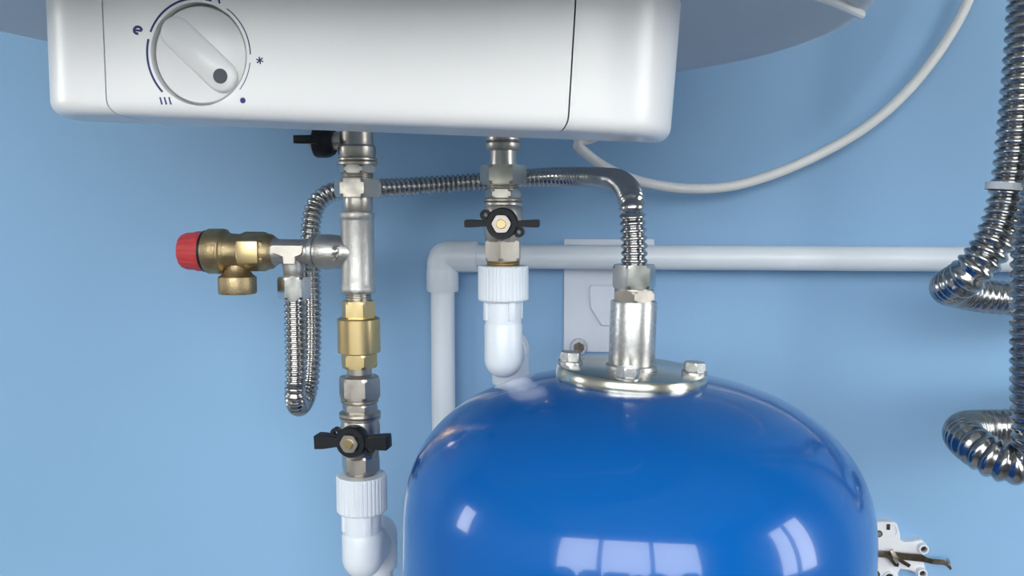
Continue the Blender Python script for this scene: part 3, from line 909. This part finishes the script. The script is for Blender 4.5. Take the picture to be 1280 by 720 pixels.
# ------------------------------------------------------------------ wide stainless hoses at the right
YA = -.20
ca_ = [at(1300, -200, YA), at(1294, -110, YA), at(1288, -30, YA), at(1283, 50, YA), at(1276, 130, YA), at(1269, 200, YA), at(1263, 240, YA), at(1253, 278, YA), at(1234, 316, YA), at(1210, 344, YA + .004), at(1191, 357, YA + .022),
       at(1187, 360, YA + .045), at(1201, 364, YA + .068), at(1230, 370, YA + .080), at(1265, 373, YA + .086), at(1310, 374, YA + .09), at(1370, 372, YA + .092), at(1420, 371, YA + .11)]
ca_ += [ca_[-1] + Vector((.018, .035, 0)), Vector((ca_[-1].x + .022, .001, ca_[-1].z))]
ha = corrugated(ca_, .0122, .0062, .0022, 30).build('corrugated_hose', 'hosebig', loc=ca_[5])
tag(ha, 'wide corrugated steel hose with cable tie, curling left over white pipe', 'hose')
YB = -.235
cb = [at(1360, -160, YB - .01), at(1352, 0, YB - .01), at(1340, 110, YB - .01), at(1318, 190, YB - .006), at(1300, 260, YB - .002), at(1292, 330, YB), at(1291, 400, YB), at(1291, 460, YB), at(1291, 505, YB), at(1293, 540, YB - .002), at(1289, 566, YB), at(1270, 580, YB), at(1244, 574, YB + .004), at(1220, 559, YB + .014),
      at(1205, 545, YB + .034), at(1208, 537, YB + .056), at(1226, 535, YB + .072), at(1255, 534, YB + .080), at(1300, 534, YB + .085), at(1370, 536, YB + .095)]
cb += [cb[-1] + Vector((.028, .028, 0)), cb[-1] + Vector((.036, .080, 0)), Vector((cb[-1].x + .037, .001, cb[-1].z))]
hb_ = corrugated(cb, .0122, .0056, .0020, 30).build('corrugated_hose', 'hosebig', loc=cb[5])
tag(hb_, 'wide corrugated steel hose at right edge curling into the lower loop', 'hose')
# cable tie round the first one
pt = at(1262, 234, YA); pt2 = at(1264, 226, YA)
tm = frame(pt, (Vector((.10, 0, 1))), Vector((0, -1, 0)))
ct = tag(empty('cable_tie', pt), 'pale grey cable tie strapped round the wide right hose', 'cable tie')
MB().lathe([(.0124, -.0022), (.0136, -.0022), (.0136, .0022), (.0124, .0022), (.0124, -.0022)], 40, tm, cap=False).build('strap', 'tie', ct, recalc=True)
MB().box((.0150, .002, 0), (.005, .006, .006), tm, bev=.0006).build('lock_head', 'tie', ct)

# ------------------------------------------------------------------ terminal block, lower right
YT = -.040
tb = empty('terminal_block', at(1120, 735, YT)); tag(tb, 'white porcelain terminal block with dark metal blade right of blue tank', 'terminal block')
def T2(px, py): q = at(px, py, -.011); return (q.x, q.z)
out = [(1090.5, 657), (1094, 654), (1100, 652.8), (1119, 653.2), (1122, 656), (1125.5, 668), (1126, 676), (1131, 678.5), (1142, 677.5), (1147, 675.8), (1153, 675.6), (1158.5, 680.5), (1159.5, 686), (1156, 691.5), (1155, 701), (1156, 705), (1158, 714), (1157, 719), (1150, 721.5), (1144, 716), (1137, 713.5), (1126, 712), (1123.5, 716), (1123, 750), (1091, 750)]
MB().prism([T2(*p) for p in out][::-1], .0, .011, pm, ch=.0012).build('block_body', 'porcelain', tb, ang=30, recalc=True)
yb_ = -.011
def boss(px, py, rpx, h, hole, name, mt='porcelain'):
    q = at(px, py, yb_); kk = mpp(q); ro = rpx * kk
    fm = frame(Vector((q.x, yb_ + .001, q.z)), (0, -1, 0))
    b = MB().lathe([(ro * 1.15, 0), (ro, h * .4), (ro, h - .0006), (ro * .94, h), (ro * hole, h), (ro * hole * .95, .002), (.0002, .002)], 28, fm).build(name, mt, tb, recalc=True)
    MB().cyl(ro * hole * .93, .0018, .0026, fm, 20).build('bore', 'hole', b)
boss(1152.6, 684.2, 6.2, .006, .66, 'tube_end')
boss(1151, 714.5, 6.0, .006, .66, 'tube_end')
boss(1111, 721, 7.5, .003, .7, 'tube_end')
for (px, py, rr_) in ((1098.5, 667, 4.4), (1095, 717.5, 4.6)):
    q = at(px, py, yb_); kk = mpp(q); fm = frame(Vector((q.x, yb_ + .0006, q.z)), (0, -1, 0))
    s_ = MB().lathe([(rr_ * kk, 0), (rr_ * kk, .0014), (rr_ * kk * .8, .0022), (.0002, .0024)], 24, fm).build('screw', 'blade', tb)
    MB().hexn(rr_ * kk * .5, .0016, .0030, fm).build('screw_drive', 'galv', s_)
q = at(1110.3, 658.5, yb_); MB().box((q.x, yb_ - .0002, q.z), (.0028, .002, .0050), bev=.0005).build('slot', 'hole', tb)
mb = MB()
q = at(1117, 663.5, yb_ - .0005)
mb.tube(smooth_path([at(1114, 670, yb_), at(1119, 669, yb_), at(1121.5, 664, yb_), at(1119, 657, yb_)], .0008), .0009, 8)
mb.build('moulded_ridge', 'porcelain', tb)
# blade
def strip(pts, w, th, name, mt='blade'):
    P = [Vector(p) for p in pts]; vs = []; fs = []; n = len(P)
    for i, p in enumerate(P):
        t_ = (P[min(i + 1, n - 1)] - P[max(i - 1, 0)]).normalized(); s_ = t_.cross(Vector((0, -1, 0))).normalized()
        ww = w[i] if isinstance(w, (list, tuple)) else w
        d = Vector((0, th / 2, 0))
        vs += [p + s_ * ww / 2 - d, p + s_ * ww / 2 + d, p - s_ * ww / 2 + d, p - s_ * ww / 2 - d]
    for i in range(n - 1):
        for j in range(4):
            fs.append((i * 4 + j, i * 4 + (j + 1) % 4, (i + 1) * 4 + (j + 1) % 4, (i + 1) * 4 + j))
    fs += [(3, 2, 1, 0), tuple((n - 1) * 4 + j for j in range(4))]
    return MB().add(vs, fs).build(name, mt, tb, ang=30, recalc=True)
y1 = yb_ - .004
kk = mpp(at(1130, 695, y1))
strip([at(1090, 692, y1), at(1112, 693, y1), at(1130, 695.5, y1 - .001), at(1152, 697.5, y1 - .002), at(1158, 700, y1), at(1166, 702, y1 + .003), at(1180, 703, y1 + .001), at(1184.5, 706, y1), at(1188.5, 711.5, y1)], [8 * kk, 8 * kk, 8.5 * kk, 9 * kk, 6.5 * kk, 6 * kk, 6 * kk, 4.5 * kk, 3 * kk], .0012, 'contact_blade')
strip([at(1184, 698.8, y1), at(1185.6, 701.5, y1), at(1185.8, 706.5, y1)], 3 * kk, .002, 'blade_tip', 'galv')
strip([at(1092, 690.5, y1 - .002), at(1104, 692, y1 - .003), at(1113, 698, y1 - .004), at(1119, 706, y1 - .003), at(1123, 706.5, y1 - .002)], 4.2 * kk, .0016, 'spring_clip')
strip([at(1114, 687.5, y1 - .003), at(1119, 695, y1 - .005), at(1127, 701.5, y1 - .005), at(1137, 707.5, y1 - .003)], 4.4 * kk, .0016, 'spring_clip')
strip([at(1113.5, 688, y1 - .005), at(1116.5, 696, y1 - .006), at(1122, 703.5, y1 - .005)], 1.6 * kk, .001, 'spring_wire', 'galv')
